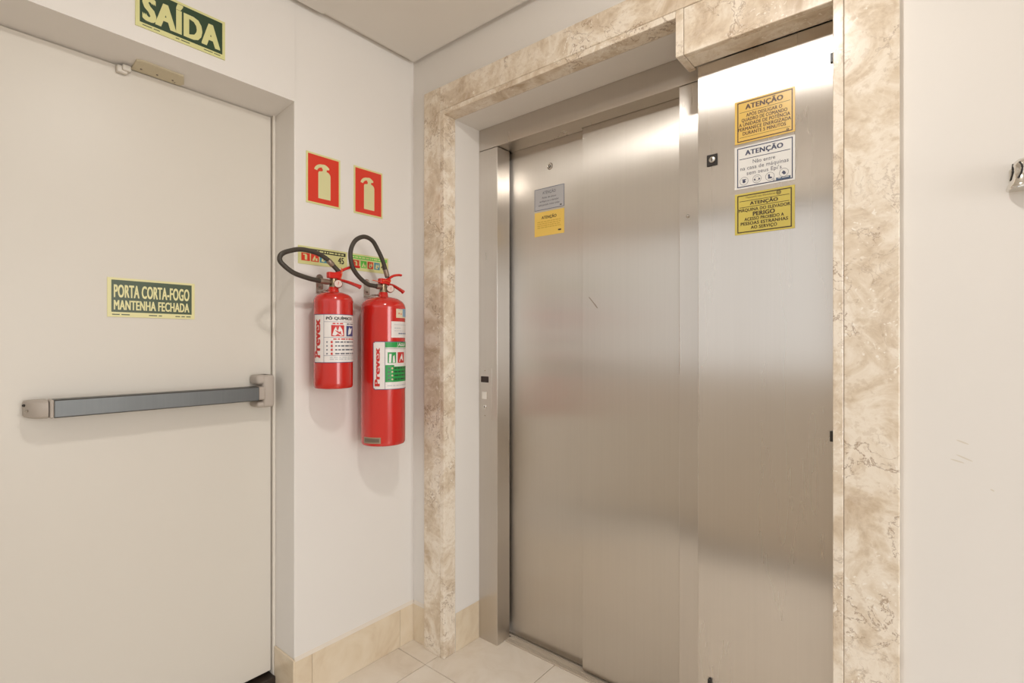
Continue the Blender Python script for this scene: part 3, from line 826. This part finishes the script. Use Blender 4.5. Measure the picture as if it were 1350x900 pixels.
extinguisher('shorter left fire extinguisher with white PÓ QUÍMICO label and hose looped leftwards', .095, -.44, .066, 1.1185, 1.428, 1.461, 'red_paint',
    [label1],
    [(.100, -.474, 1.4912), (.104, -.505, 1.4925), (.110, -.543, 1.4958), (.115, -.5966, 1.5078), (.116, -.6322, 1.5300), (.114, -.6430, 1.5470), (.112, -.6341, 1.5655), (.108, -.6046, 1.5800), (.105, -.5639, 1.5905), (.102, -.5088, 1.5863), (.100, -.469, 1.5710), (.100, -.4508, 1.5560), (.100, -.4277, 1.5365), (.100, -.418, 1.5280)],
    [((.100, -.463, 1.4910), (.103, -.497, 1.4922), .0090), ((.100, -.464, 1.5675), (.100, -.4460, 1.5520), .0090)],
    (.118, -.4360, 1.4860),
    [(.100, -.452, 1.518), (.101, -.425, 1.528), (.104, -.400, 1.543), (.108, -.368, 1.555), (.110, -.345, 1.556)],
    [(.101, -.430, 1.502), (.104, -.405, 1.5000), (.108, -.375, 1.493), (.111, -.352, 1.486), (.112, -.342, 1.4825)],
    (.090, .110, -.466, -.416, 1.505, 1.527),
    [(.112, -.424, 1.505), (.116, -.420, 1.520), (.112, -.418, 1.540), (.106, -.416, 1.545)])
extinguisher('taller right fire extinguisher with green and white label, beside the room corner', .105, -.235, .083, .894, 1.415, 1.458, 'red_paint_deep',
    [label2],
    [(.110, -.256, 1.4915), (.110, -.283, 1.4930), (.114, -.312, 1.4962), (.120, -.3523, 1.518), (.124, -.3817, 1.5492), (.125, -.3914, 1.5906), (.124, -.3842, 1.6256), (.121, -.3622, 1.6540), (.118, -.3272, 1.6690), (.115, -.2913, 1.6600), (.112, -.2649, 1.6297), (.110, -.2434, 1.5966), (.110, -.2298, 1.562), (.110, -.2200, 1.530)],
    [((.110, -.250, 1.4910), (.110, -.270, 1.4925), .0090), ((.110, -.2290, 1.5600), (.110, -.2205, 1.5340), .0090)],
    (.125, -.2165, 1.4860),
    [(.110, -.248, 1.510), (.110, -.222, 1.522), (.112, -.194, 1.5385), (.114, -.172, 1.5440), (.115, -.158, 1.5445)],
    [(.110, -.225, 1.505), (.112, -.195, 1.501), (.115, -.172, 1.491), (.117, -.155, 1.482), (.118, -.149, 1.478)],
    (.100, .120, -.258, -.212, 1.503, 1.524),
    [(.108, -.286, 1.5140), (.114, -.262, 1.511), (.122, -.236, 1.516), (.123, -.216, 1.512), (.116, -.210, 1.524)])
bracket(-.4405, 1.4600, 1.5290, .095, 1.461, 'zinc wall bracket behind the neck of the shorter left extinguisher')
bracket(-.2385, 1.4570, 1.5310, .105, 1.458, 'zinc wall bracket behind the neck of the taller right extinguisher')

# ================================================================== SMALL THINGS
wf_ = thing('wall_fitting', 'small chrome bell-shaped fitting on the white wall at the right edge', 'wall fitting', (1.873, -.001, 1.582))
m = MB(); m.lathe([(.0260, 0), (.0265, .003), (.0240, .010), (.0190, .020), (.0175, .034), (.0180, .046), (.0150, .054), (.0090, .059), (.0030, .061)], (1.8735, -.018, 1.580), (0, 0, 1), 32)
m.build('body', 'chrome', wf_)
MB().box(1.852, 1.895, -.018, -.0005, 1.584, 1.624, .004, 2).build('back_plate', 'chrome', wf_)
for a in (-1.25, -.30):
    p = [(1.8735 + r_ * math.sin(a + d), -.018 - r_ * math.cos(a + d), z) for (r_, z, d) in ((.0195, 1.599, -.25), (.0180, 1.610, 0), (.0180, 1.622, .05), (.0160, 1.631, -.2))]
    MB().sweep(crom(p, 4), .0017, None, 8, (0, 0, 1)).build('groove', 'black_plastic', wf_)
gl = thing('ceiling_lamp', 'round white glass dish lamp on the lobby ceiling', 'ceiling light', LAMP)
MB().lathe([(.072, 0), (.072, -.010), (.066, -.012)], LAMP, (0, 0, 1), 40).build('base', 'zinc', gl)
MB().lathe([(.061, -.0125), (.061, -.020), (.057, -.028), (.046, -.034), (.028, -.038), (.008, -.040)], LAMP, (0, 0, 1), 40).build('glass_dish', 'lamp_glow', gl)

bpy.data.objects.remove(_to)
